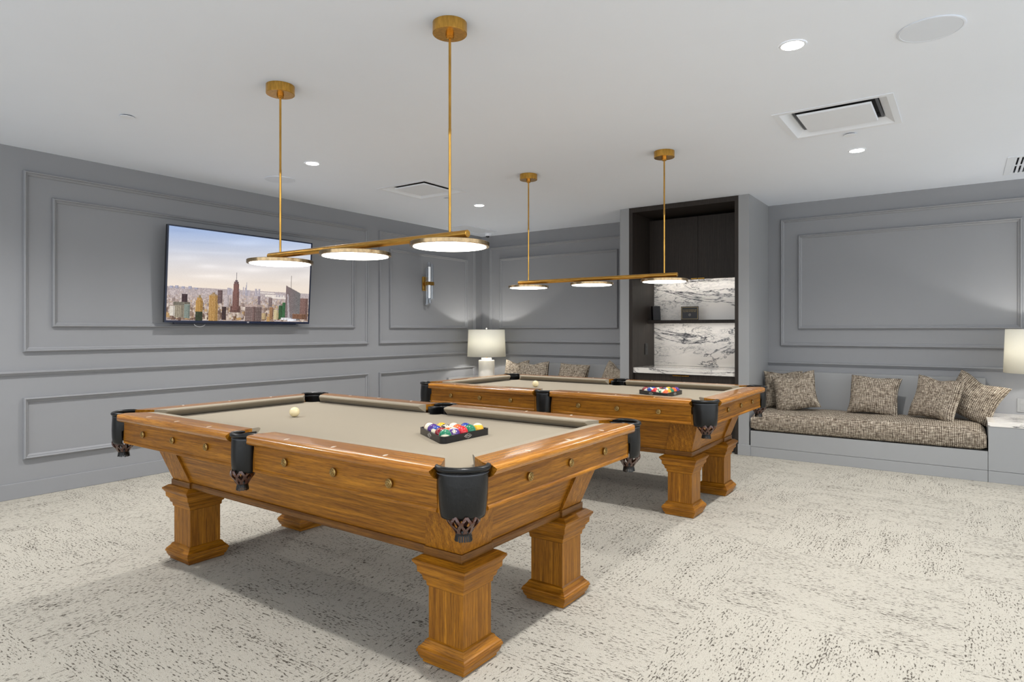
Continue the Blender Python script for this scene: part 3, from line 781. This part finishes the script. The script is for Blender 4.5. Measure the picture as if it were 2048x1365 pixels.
# ------------------------------------------------------------------ television
def skyline():
    W, H = 288, 160
    rng = np.random.RandomState(3)
    img = np.zeros((H, W, 3))                       # row 0 = top
    yy, xx = np.mgrid[0:H, 0:W]; v = yy / H; u = xx / W
    top = np.array([158, 178, 214.]); mid = np.array([206, 205, 210.]); low = np.array([232, 218, 204.])
    t = np.clip(v / .62, 0, 1)[..., None]
    img[:] = np.where(t < .5, top + (mid - top) * t * 2, mid + (low - mid) * (t - .5) * 2)
    img += ((u - .2) * 30)[..., None] * np.array([1, .7, .2]) * (1 - t)
    cl = np.zeros((H, W))
    for k in range(60):
        cx, cy, sx, sy = rng.rand(), rng.rand() * .55, .05 + rng.rand() * .16, .012 + rng.rand() * .03
        cl += (rng.rand() - .35) * 16 * np.exp(-((u - cx) / sx) ** 2 - ((v - cy + (u - cx) * .12) / sy) ** 2)
    img += cl[..., None]
    hz = .635
    ground = v > hz
    img[ground] = np.array([170, 158, 158.])
    def rect(u0, u1, v0, v1, col, win=None, amt=26, edge=True):
        x0, x1, y0, y1 = int(u0 * W), max(int(u0 * W) + 1, int(u1 * W)), int(v0 * H), max(int(v0 * H) + 1, int(v1 * H))
        x0, y0 = max(0, x0), max(0, y0)
        c = np.array(col, float); img[y0:y1, x0:x1] = c
        if win:
            for y in range(y0 + 1, y1):
                for x in range(x0, x1):
                    if (win[0] and (x - x0) % win[0] == win[0] - 1) or (win[1] and (y - y0) % win[1] == win[1] - 1): img[y, x] = c - amt
        if edge and x1 - x0 > 3: img[y0:y1, x1 - max(1, (x1 - x0) // 3):x1] *= .86
    # hazy carpet of blocks getting larger and stronger towards the bottom
    for k in range(2600):
        d = rng.rand() ** .8; vb = hz + .004 + d * (1 - hz) * .98
        s = .003 + .016 * d; h = s * (1 + 2.2 * rng.rand())
        ub = rng.rand()
        pal = [(168, 150, 142), (140, 116, 100), (190, 172, 158), (112, 84, 62), (206, 190, 172), (96, 72, 60), (152, 134, 122), (176, 140, 92)][rng.randint(8)]
        haze = np.array([192, 180, 182.]); c = haze * (1 - d) ** 1.2 + np.array(pal) * (1 - (1 - d) ** 1.2)
        rect(ub, ub + s * (.6 + rng.rand()), vb - h, vb + .004, c, None)
    # water
    for (u0, u1, v0, v1) in ((.65, .80, .675, .70), (.70, .81, .70, .72), (.58, .72, .655, .668)):
        rect(u0, u1, v0, v1, (222, 212, 204), None, edge=False)
    # far downtown
    for k in range(26):
        ub = .38 + rng.rand() * .22; rect(ub, ub + .006 + rng.rand() * .008, .64 - rng.rand() * .045, .70, (172, 164, 172))
    rect(.508, .516, .575, .70, (158, 156, 168)); rect(.5115, .5125, .545, .58, (150, 150, 160))
    for ub, vt in ((.735, .655), (.75, .668), (.76, .662), (.775, .668)): rect(ub, ub + .01, vt, .70, (176, 168, 172))
    for ub, vt in ((.02, .632), (.05, .625), (.09, .635), (.13, .63), (.17, .638)): rect(ub, ub + .02, vt, .66, (164, 162, 178))
    # named by look only: tall stepped tower with needle
    rect(.405, .475, .83, .90, (112, 84, 78), (3, 3)); rect(.418, .463, .66, .88, (124, 90, 84), (3, 0), 22); rect(.421, .460, .57, .68, (128, 92, 86), (3, 0), 20)
    rect(.426, .455, .545, .575, (110, 84, 82)); rect(.432, .449, .525, .55, (100, 84, 90)); rect(.438, .444, .48, .53, (100, 92, 100)); rect(.4405, .4425, .44, .49, (110, 104, 112))
    # slanted glass tower right with mast
    for k in range(36):
        uu = .812 + k * .0032; vt = .555 + (k / 36) * .085; rect(uu, uu + .0045, vt, .985, (128 - k * .4, 112, 112), (0, 3), 22, False)
    for k in range(12): rect(.822 + k * .001 - .0, .832 + k * .0016, .66 + k * .027, .69 + k * .027, (168, 160, 164), None, edge=False)
    rect(.8485, .8515, .43, .60, (96, 88, 86)); rect(.93, .995, .70, .97, (132, 104, 98), (3, 3), 18)
    # grid-fronted slab
    rect(.505, .632, .80, .83, (176, 156, 148)); rect(.507, .63, .83, 1.0, (170, 150, 146), (2, 3), 92); rect(.56, .58, .83, 1.0, (112, 90, 86))
    rect(.262, .322, .715, 1.0, (190, 150, 92), (3, 0), 66); rect(.272, .312, .70, .72, (170, 140, 100)); rect(.282, .30, .685, .705, (150, 122, 92))
    rect(.18, .225, .78, .93, (186, 146, 84), (3, 0), 50); rect(.187, .218, .745, .785, (178, 136, 76)); rect(.195, .21, .72, .75, (140, 120, 84))
    rect(.092, .128, .715, .80, (58, 40, 44)); rect(.045, .145, .80, .84, (110, 104, 92)); rect(.05, .11, .84, .97, (156, 146, 128), (3, 0), 44); rect(.11, .145, .83, .98, (150, 160, 152), (2, 2), 40)
    rect(.022, .055, .845, .95, (206, 198, 186)); rect(.18, .225, .90, 1.0, (62, 70, 50), (2, 2), 20); rect(.35, .375, .84, .99, (70, 54, 54), (2, 2), 14)
    rect(.318, .35, .655, .80, (112, 92, 92), (3, 3), 20); rect(.36, .395, .71, .84, (190, 178, 178), (3, 0), 26)
    rect(.60, .618, .70, .80, (120, 106, 112)); rect(.68, .705, .715, .82, (132, 116, 114), (3, 3), 18)
    rect(.76, .785, .80, .97, (64, 96, 66), (2, 3), 22); rect(.785, .812, .765, .97, (70, 112, 78), (2, 3), 26)
    rect(.69, .715, .83, .98, (156, 118, 86), (3, 0), 40); rect(.72, .755, .86, .98, (206, 190, 150), (3, 0), 44); rect(.63, .66, .90, .98, (182, 158, 120))
    rect(.87, .985, .90, .965, (138, 104, 84), (3, 3), 40); rect(.78, .86, .955, .985, (214, 212, 214), (7, 0), 70); rect(.83, .90, .965, .995, (224, 224, 230))
    img += rng.randn(H, W, 1) * np.where(ground, 9, 1.2)[..., None]
    img = np.clip(img, 0, 255) / 255.0
    return np.where(img <= .04045, img / 12.92, ((img + .055) / 1.055) ** 2.4)
tvw, tvh = 1.469, .838
# local frame: x right along the wall (+y world), z up, -y towards the room ; tilt about the lower edge
r = thing('television', 'wall-mounted flat television showing a city skyline, tilted down', 'television', (-L + .098, 2.711 + tvw / 2, 1.305))
r.rotation_euler = (math.radians(3.8), 0, PI / 2)   # local -y faces the room (+x world)
h2 = tvw / 2
MB().box(-h2, h2, 0, .022, 0, tvh).build('cabinet_back', M['black'], r, bevel=.003)
fr = MB().frame(-h2, h2, 0, tvh, [(0, .0), (0, .012), (.001, .013), (.011, .013), (.012, .0045)], lambda u, v, h: (u, -h, v + 0))
fr.build('bezel', M['navy'], r)
MB().box(-h2 + .01, h2 - .01, -.0135, -.003, .0, .019).build('chin', M['navy'], r, bevel=.001)
img = skyline(); H_, W_ = img.shape[:2]
vs = []; fs = []
sx0, sx1, sz0, sz1 = -h2 + .011, h2 - .011, .019, tvh - .012
for j in range(H_ + 1):
    for i in range(W_ + 1): vs.append((sx0 + (sx1 - sx0) * i / W_, -.005, sz0 + (sz1 - sz0) * j / H_))
for j in range(H_):
    for i in range(W_): a_ = j * (W_ + 1) + i; fs.append((a_, a_ + 1, a_ + W_ + 2, a_ + W_ + 1))
me = bpy.data.meshes.new('screen'); me.from_pydata(vs, [], fs)
at = me.color_attributes.new('picture', 'FLOAT_COLOR', 'CORNER')
data = np.ones((H_ * W_, 4, 4), np.float32); data[:, :, :3] = img[::-1].reshape(-1, 1, 3)
at.data.foreach_set('color', data.ravel()); me.materials.append(M['screen'])
so = bpy.data.objects.new('screen', me); COL.objects.link(so); so.parent = r
MB().box(-h2 + .10, h2 - .13, .0225, .062, -.016, .34).build('rear_housing', M['navy'], r, bevel=.008)
lettering('maker_mark', 'LG', .017, M['whitecable'], r, (.04, -.0142, .009), (PI / 2, 0, 0), .0003)
MB().tube([(-.405 + .054 * math.cos(a), .03, -.004 - .034 * math.sin(a)) for a in [PI * k / 14 for k in range(15)]], .0028, 8).build('cable', M['whitecable'], r, smooth=60)
MB().box(-.2, .2, .022, .075, .25, .5).build('wall_bracket', M['black'], r)

# ------------------------------------------------------------------ wall sconce
r = thing('wall_sconce', 'brass wall sconce with glass tubes on the left wall', 'wall light', (-L, 6.03, 1.835))
MB().box(.0005, .022, -.045, .045, -.09, .09).build('backplate', M['brass'], r, bevel=.004)
MB().box(.022, .055, -.015, .015, -.014, .014).build('arm', M['brass'], r)
mb = MB()
for z0 in (-.022,):
    mb.frame(.052, .128, -.048, .048, [(0, -.022), (0, .022), (.004, .022), (.004, -.022), (0, -.022)], lambda u, v, h: (u, v, h))
mb.build('band', M['brass'], r)
for k, (x, y, z0, z1) in enumerate(((.072, -.028, -.27, .20), (.108, -.028, -.20, .27), (.108, .028, -.20, .25), (.072, .028, -.25, .22))):
    MB().lathe([(.020, z0), (.020, z1), (.0165, z1), (.0165, z0 + .006), (.001, z0 + .006)], (x, y, 0), 20, True).build('glass_tube', M['glass'], r, smooth=30)
MB().lathe([(.001, -.185), (.015, -.185), (.015, .215), (.001, .215)], (.09, 0, 0), 20).build('light_core', M['lightcore'], r, smooth=30)

# ------------------------------------------------------------------ niche with bar cabinets
NX0, NX1 = -3.013, -1.831; IX0, IX1 = -2.972, -1.868; YBK = 7.07
r = thing('cabinet_surround', 'dark wood surround lining the tall wall niche', 'cabinet frame', ((NX0 + NX1) / 2, FY, 0))
def sub(mb, name, mat, parent, **k):
    """mesh given in world coordinates under a thing at parent.location"""
    l = parent.location
    mb.v = [(p[0] - l.x, p[1] - l.y, p[2] - l.z) for p in mb.v]
    return mb.build(name, mat, parent, **k)
sub(MB().box(NX0, IX0, FY + .001, B - .002, 0, CZ - .002), 'side_panel', M['ebony'], r, bevel=.001)
sub(MB().box(IX1, NX1, FY + .001, B - .002, 0, CZ - .002), 'side_panel', M['ebony'], r, bevel=.001)
sub(MB().box(IX0, IX1, FY + .001, B - .002, 2.53, CZ - .002), 'head_panel', M['ebony'], r)
sub(MB().box(IX0, IX1, YBK + .022, B - .002, 0.0, 2.53), 'back_panel', M['ebony'], r)
YD = 6.93
r = thing('upper_cabinet', 'dark two-door wall cabinet at the top of the niche', 'cabinet', ((IX0 + IX1) / 2, YD, 1.84))
sub(MB().box(IX0 + .003, IX1 - .003, YD + .019, YBK + .02, 1.816, 2.50), 'body', M['ebony'], r)
sub(MB().box(IX0 + .04, IX1 - .04, YD + .024, YD + .044, 1.813, 1.8155), 'added_fill_strip', M['fill_glow'], r)  # added emitter behind the door lip, brightens the backsplash; no known fitting
xm = -2.40
for k, (a, b) in enumerate(((IX0 + .003, xm - .0015), (xm + .0015, IX1 - .003))):
    dr = sub(MB().box(a, b, YD, YD + .018, 1.806, 2.50), 'door', M['ebony'], r, bevel=.001)
    hx0, hx1 = (xm - .075, xm - .004) if k == 0 else (xm + .004, xm + .075)
    sub(MB().box(hx0, hx1, YD - .012, YD - .0005, 1.799, 1.8055).box(hx0, hx1, YD - .012, YD - .010, 1.799, 1.815), 'handle', M['brass'], r)
r = thing('wall_shelf', 'dark shelf across the marble backsplash of the niche', 'shelf', ((IX0 + IX1) / 2, 6.97, 1.315))
sub(MB().box(IX0 + .001, IX1 - .001, 6.90, YBK - .001, 1.324, 1.352).box(IX0 + .001, IX1 - .001, 6.88, 6.90, 1.315, 1.352), 'board', M['ebony'], r, bevel=.001)
sub(MB().box(IX0 + .04, IX1 - .04, 6.905, 6.925, 1.3215, 1.3238), 'added_fill_strip', M['fill_glow'], r)  # second added emitter, hidden by the shelf lip, lifts the lower marble
o = MB().box(IX0 + .001, IX1 - .001, YBK, YBK + .02, .83, 1.8155).build('marble_backsplash', M['marble']); tag(o, 'white marble backsplash with black veins inside the niche', 'backsplash')
o = MB().box(IX0 + .001, IX1 - .001, FY + .04, YBK - .001, .825, .8285).box(IX0 + .001, IX1 - .001, FY + .02, FY + .045, .772, .8285).build('marble_countertop', M['marble_top'], bevel=.0015)
tag(o, 'white marble countertop with thick front edge in the niche', 'countertop')
r = thing('base_cabinet', 'dark two-door base cabinet under the marble countertop', 'cabinet', ((IX0 + IX1) / 2, FY + .05, 0))
sub(MB().box(IX0 + .003, IX1 - .003, FY + .062, YBK, .08, .824), 'body', M['ebony'], r)
sub(MB().box(IX0 + .003, IX1 - .003, FY + .09, YBK, 0, .08), 'plinth', M['dark'], r)
xm = -2.43
for k, (a, b) in enumerate(((IX0 + .003, xm - .0015), (xm + .0015, IX1 - .003))):
    sub(MB().box(a, b, FY + .042, FY + .061, .085, .768), 'door', M['ebony'], r, bevel=.001)
    hx0, hx1 = (xm - .095, xm - .003) if k == 0 else (xm + .003, xm + .085)
    sub(MB().box(hx0, hx1, FY + .028, FY + .042, .760, .766).box(hx0, hx1, FY + .028, FY + .030, .752, .766), 'handle', M['brass'], r)
# sign on the shelf
r = thing('table_sign', 'small black sign with gold border standing on the niche shelf', 'sign', (-2.495, 6.935, 1.3525), math.radians(4))
sw, sh = .195, .152
MB().box(-sw / 2, sw / 2, 0, .010, 0, sh).build('sign_board', M['black'], r, bevel=.002)
MB().frame(-sw / 2 + .008, sw / 2 - .008, .009, sh - .008, [(0, 0), (0, .0008), (.0035, .0008), (.0035, 0)], lambda u, v, h: (u, -.0002 - h, v)).build('border', M['gold'], r)
lettering('sign_text', 'NO CANS OR BEVERAGES', .0132, M['gold'], r, (0, -.0010, .110), (PI / 2, 0, 0), .0003)
lettering('sign_text', 'ALLOWED IN THIS AREA', .0132, M['gold'], r, (0, -.0010, .094), (PI / 2, 0, 0), .0003)
mb = MB().tube([(.013 * math.cos(a), -.0010, .058 + .013 * math.sin(a)) for a in [2 * PI * k / 24 for k in range(25)]], .0016, 5, False)
mb.tube([(-.008, -.001, .050), (.008, -.001, .066)], .0013, 5); mb.tube([(-.004, -.001, .063), (.004, -.001, .053)], .002, 5)
mb.build('emblem', M['silverprint'], r)
r = thing('small_speaker', 'small black box tilted at the left end of the niche shelf', 'speaker', (-2.868, 6.91, 1.3525), math.radians(38))
bx = MB().hexa([(-.045, 0, 0), (.045, 0, 0), (.045, .085, .0), (-.045, .085, 0)], [(-.045, .03, .165), (.045, .03, .165), (.045, .105, .165), (-.045, .105, .165)])
bx.build('speaker_box', M['black'], r, bevel=.006)
MB().hexa([(-.037, -.0015, .012), (.037, -.0015, .012), (.037, .004, .012), (-.037, .004, .012)], [(-.037, .0260, .155), (.037, .0260, .155), (.037, .032, .155), (-.037, .032, .155)]).build('speaker_grille', M['dark'], r)
o = MB().box(IX0 + .0005, IX0 + .007, 6.80, 6.875, .96, 1.085).box(IX0 + .007, IX0 + .0085, 6.825, 6.85, .985, 1.015).box(IX0 + .007, IX0 + .0085, 6.825, 6.85, 1.03, 1.06).build('power_outlet', M['black'], bevel=.001)
tag(o, 'black power outlet on the dark side panel of the niche', 'outlet')

# ------------------------------------------------------------------ built-in benches
def uv_box_planar(o):
    """UVs in metres by dominant normal (object space)"""
    me = o.data; uvl = me.uv_layers.new(name='UVMap')
    for p in me.polygons:
        n = p.normal; ax = max(range(3), key=lambda i: abs(n[i]))
        for li in p.loop_indices:
            c = me.vertices[me.loops[li].vertex_index].co
            uvl.data[li].uv = [(c.y, c.z), (c.x, c.z), (c.x, c.y)][ax]
def bench(x0, x1, label, clabel, side):
    r = thing('banquette_bench', label, 'bench', ((x0 + x1) / 2, FY, 0), 0, 'built-in grey benches')
    sub(MB().box(x0, x1, FY, B - .001, .0955, .250), 'seat_base', M['joinery'], r, bevel=.0015)
    sub(MB().box(x0, x1, FY - .002, B - .001, 0, .093), 'skirting', M['joinery'], r, bevel=.0015)
    sub(MB().box(x0 + (.02 if side > 0 else 0), x1 - (.0 if side > 0 else .02), B - .085, B - .001, .251, .803), 'backrest', M['joinery'], r, bevel=.002)
    # crowned cushion
    cx0, cx1, cy0, cy1, cz0, cz1 = x0 + .006, x1 - .008, FY - .012, B - .09, .254, .425
    nx, ny = 40, 14; top = []; mb = MB()
    def prof(s):     # rounded-box falloff 0..1
        return (1 - (1 - min(1, s / .055)) ** 2.2) if s < .055 else 1.0
    def pt(i, j, up):
        u, v = i / nx, j / ny
        x, y = cx0 + (cx1 - cx0) * u, cy0 + (cy1 - cy0) * v
        e = min(prof((x - cx0)), prof((cx1 - x))) ; f = min(prof((y - cy0)), prof((cy1 - y)))
        k = e * f
        zc = (cz0 + cz1) / 2
        crown = .022 * math.sin(PI * v) ** .7 * (1 - abs(2 * u - 1) ** 6) + .004 * math.sin(u * 23)
        return (x, y, zc + (cz1 - zc) * (.45 + .55 * k) + crown * k) if up else (x, y, zc - (zc - cz0) * (.70 + .30 * k))
    # remap columns so edges are dense
    import itertools
    gu = [0, .002, .006, .012, .022, .034] + [.05 + .9 * k / 30 for k in range(31)] + [.966, .978, .988, .994, .998, 1]
    gv = [0, .01, .025, .05, .08, .12] + [.18 + .64 * k / 10 for k in range(11)] + [.88, .92, .95, .975, .99, 1]
    def grid(up):
        return [[pt(a * nx, b * ny, up) for b in gv] for a in gu]
    gt, gb = grid(True), grid(False); nu, nv = len(gu), len(gv)
    vs = [p for row in gt for p in row] + [p for row in gb for p in row]; off = nu * nv; fs = []
    for i in range(nu - 1):
        for j in range(nv - 1):
            a = i * nv + j; fs.append((a, a + nv, a + nv + 1, a + 1)); fs.append((off + a, off + a + 1, off + a + nv + 1, off + a + nv))
    for i in range(nu - 1):
        a, b = i * nv, i * nv + nv - 1; fs.append((a, off + a, off + a + nv, a + nv)); fs.append((b, b + nv, off + b + nv, off + b))
    for j in range(nv - 1):
        a, b = j, (nu - 1) * nv + j; fs.append((a, a + 1, off + a + 1, off + a)); fs.append((b, off + b, off + b + 1, b + 1))
    m_ = MB().add(vs, fs); o = m_.build('seat_cushion', M['tweed'], smooth=70)
    uv_box_planar(o); tag(o, clabel, 'cushion', 'long tweed seat cushions')
bench(-1.715, .157, 'grey built-in bench against the back wall, right of the niche', 'long grey-brown tweed seat cushion on the right bench', 1)
bench(-4.985, -3.122, 'grey built-in bench left of the niche, behind the farther table', 'long tweed seat cushion on the bench left of the niche', -1)
def side_unit(x0, x1, label):
    r = thing('side_cabinet', label, 'side cabinet', ((x0 + x1) / 2, FY, 0), 0, 'grey side cabinets with marble tops')
    sub(MB().box(x0, x1, FY, B - .001, .0955, .455), 'body', M['joinery'], r, bevel=.0015)
    sub(MB().box(x0, x1, FY - .002, B - .001, 0, .093), 'skirting', M['joinery'], r, bevel=.0015)
    sub(MB().box(x0 - .003, x1, FY - .004, B - .002, .4555, .488), 'marble_top', M['marble_top'], r, bevel=.001)
side_unit(.160, 1.30, 'grey side cabinet with marble top at the right edge, under the lamp')
side_unit(-L + .001, -4.988, 'grey side cabinet with marble top in the far left corner')
o = MB().box(-L + .0005, -L + .03, FY, B - .09, .489, .60).build('side_splash', M['joinery'], bevel=.002); tag(o, 'low grey upstand on the left wall behind the corner lamp', 'upstand')

def pillow(x, y, z, size, thick, yaw, lean, roll, label, chop=.05, seed=0, w=1.0):
    n = 26; rnd_ = random.Random(seed)
    ph = [rnd_.uniform(0, 6.28) for _ in range(4)]
    vs = []; uv = []
    def P(u, v, s):
        sx = size / 2 * w; sz = size / 2
        pin_u = 1 - .085 * (1 - v * v) * abs(u) ** 1.5; pin_v = 1 - .075 * (1 - u * u) * abs(v) ** 1.5
        X = sx * u * pin_u; Z = sz * v * pin_v
        if v > 0: Z -= chop * size * math.exp(-(u / .42) ** 2) * v ** 1.5
        Z += .006 * math.sin(3 * u + ph[0]) ; X += .005 * math.sin(3.2 * v + ph[1])
        t = thick / 2 * (max(0, (1 - u ** 4)) * max(0, (1 - v ** 4))) ** .55
        t *= 1 + .10 * math.sin(4 * u + ph[2]) * math.sin(3.5 * v + ph[3]) - .35 * chop / .05 * .5 * math.exp(-((v - .8) / .4) ** 2 - (u / .35) ** 2)
        # bottom sags and creases
        if v < -.55: t *= 1 + .12 * math.cos(9 * u)
        return (X, s * t, Z)
    for s in (-1, 1):
        for i in range(n + 1):
            for j in range(n + 1):
                a, b = -1 + 2 * i / n, -1 + 2 * j / n
                a, b = math.sin(a * PI / 2), math.sin(b * PI / 2)
                vs.append(P(a, b, s)); uv.append((a * size / 2 + seed, b * size / 2 + seed * .3))
    fs = []; off = (n + 1) ** 2
    for i in range(n):
        for j in range(n):
            k = i * (n + 1) + j; fs.append((k, k + n + 1, k + n + 2, k + 1)); fs.append((off + k, off + k + 1, off + k + n + 2, off + k + n + 1))
    me = bpy.data.meshes.new('throw_pillow'); me.from_pydata(vs, [], fs)
    uvl = me.uv_layers.new(name='UVMap')
    for l in me.loops: uvl.data[l.index].uv = uv[l.vertex_index]
    bm = bmesh.new(); bm.from_mesh(me); bmesh.ops.remove_doubles(bm, verts=bm.verts, dist=.0004); bmesh.ops.recalc_face_normals(bm, faces=bm.faces); bm.to_mesh(me); bm.free()
    me.polygons.foreach_set('use_smooth', [True] * len(me.polygons)); me.materials.append(M['tweed'])
    o = bpy.data.objects.new('throw_pillow', me); COL.objects.link(o)
    o.location = (x, y, z)
    o.rotation_mode = 'XYZ'
    o.matrix_world = Matrix.Translation((x, y, z)) @ Matrix.Rotation(yaw, 4, 'Z') @ Matrix.Rotation(lean, 4, 'X') @ Matrix.Rotation(roll, 4, 'Y')
    tag(o, label, 'pillow', 'square tweed throw pillows')
    return o
rd = math.radians
pillow(-1.525, 7.00, .63, .385, .14, rd(24), rd(-12), rd(0), 'tweed pillow in the left corner of the right bench, half hidden', .06, 1)
pillow(-1.375, 6.82, .625, .385, .15, rd(6), rd(-20), rd(-11), 'tweed pillow overlapping the corner pillow on the right bench', .08, 2, 1.06)
pillow(-.700, 6.93, .62, .385, .15, rd(-4), rd(-22), rd(3), 'tweed pillow standing alone in the middle of the right bench', .045, 3, 1.12)
pillow(-.205, 6.84, .628, .395, .15, rd(-26), rd(-16), rd(6), 'tweed pillow leaning in front of the rightmost pillow', .07, 4)
pillow(.070, 6.96, .635, .385, .15, rd(-14), rd(-16), rd(22), 'rightmost tweed pillow, tilted against the side cabinet', .08, 5, 1.06)
pillow(-4.90, 6.99, .640, .40, .14, rd(6), rd(-12), rd(0), 'leftmost tweed pillow on the bench beside the corner lamp', .06, 6, .9)
pillow(-4.53, 6.85, .640, .40, .15, rd(4), rd(-16), rd(-4), 'tweed pillow second from the corner lamp, on the far bench', .08, 7, 1.12)
pillow(-4.00, 6.93, .630, .40, .15, rd(-4), rd(-18), rd(2), 'tweed pillow standing alone in the middle of the far bench', .02, 8, 1.12)
pillow(-3.41, 6.88, .635, .40, .15, rd(-22), rd(-16), rd(16), 'tweed pillow beside the pier at the niche end of the far bench', .08, 9)

# ------------------------------------------------------------------ table lamps
def lamp(x, y, label):
    r = thing('table_lamp', label, 'lamp', (x, y, .4885), 0, 'white ceramic table lamps')
    prof = [(.104, 0), (.108, .004)]
    z = .006
    while z < .335: prof += [(.108, z), (.109, z + .002), (.108, z + .004)]; z += .0065
    prof += [(.108, .340), (.104, .347), (.072, .349), (.070, .352), (.070, .374), (.066, .377), (.02, .378)]
    MB().lathe(prof, (0, 0, 0), 48).build('base', M['ceramic'], r, smooth=40)
    MB().lathe([(.012, .377), (.012, .44), (.018, .442), (.018, .49), (.004, .492)], (0, 0, 0), 16).build('socket', M['brass'], r, smooth=30)
    sh = MB().lathe([(.258, .396), (.2445, .758)], (0, 0, 0), 72, False).build('lamp_shade', M['shade'], r, smooth=60, solid=.002)
    mb = MB()
    for k in range(3):
        a = 2 * PI * k / 3 + .4; mb.tube([(0, 0, .752), (.2435 * math.cos(a), .2435 * math.sin(a), .752)], .002, 6)
    mb.tube([(0, 0, .49), (0, 0, .765)], .003, 8); mb.build('harp', M['brass'], r)
    MB().lathe([(.001, .765), (.008, .767), (.010, .774), (.006, .782), (.001, .785)], (0, 0, 0), 16).build('finial', M['ceramic'], r, smooth=30)
    ld = bpy.data.lights.new('lamp_bulb', 'POINT'); ld.energy = LAMP_W; ld.shadow_soft_size = .025; ld.color = (1, .97, .92)
    lo = bpy.data.objects.new('bulb', ld); COL.objects.link(lo); lo.parent = r; lo.location = (0, 0, .60)
lamp(-5.25, 6.80, 'white ceramic table lamp with cream shade in the far left corner')
lamp(.525, 6.76, 'white ceramic table lamp cut off by the right edge of the photo')
o = MB().box(.385, .46, B - .007, B - .0005, .51, .63).box(.405, .44, B - .0085, B - .007, .525, .56).box(.405, .44, B - .0085, B - .007, .58, .615).build('power_outlet', M['joinery'], bevel=.001)
tag(o, 'grey wall outlet over the right marble side cabinet', 'outlet')
bpy.context.view_layer.update()
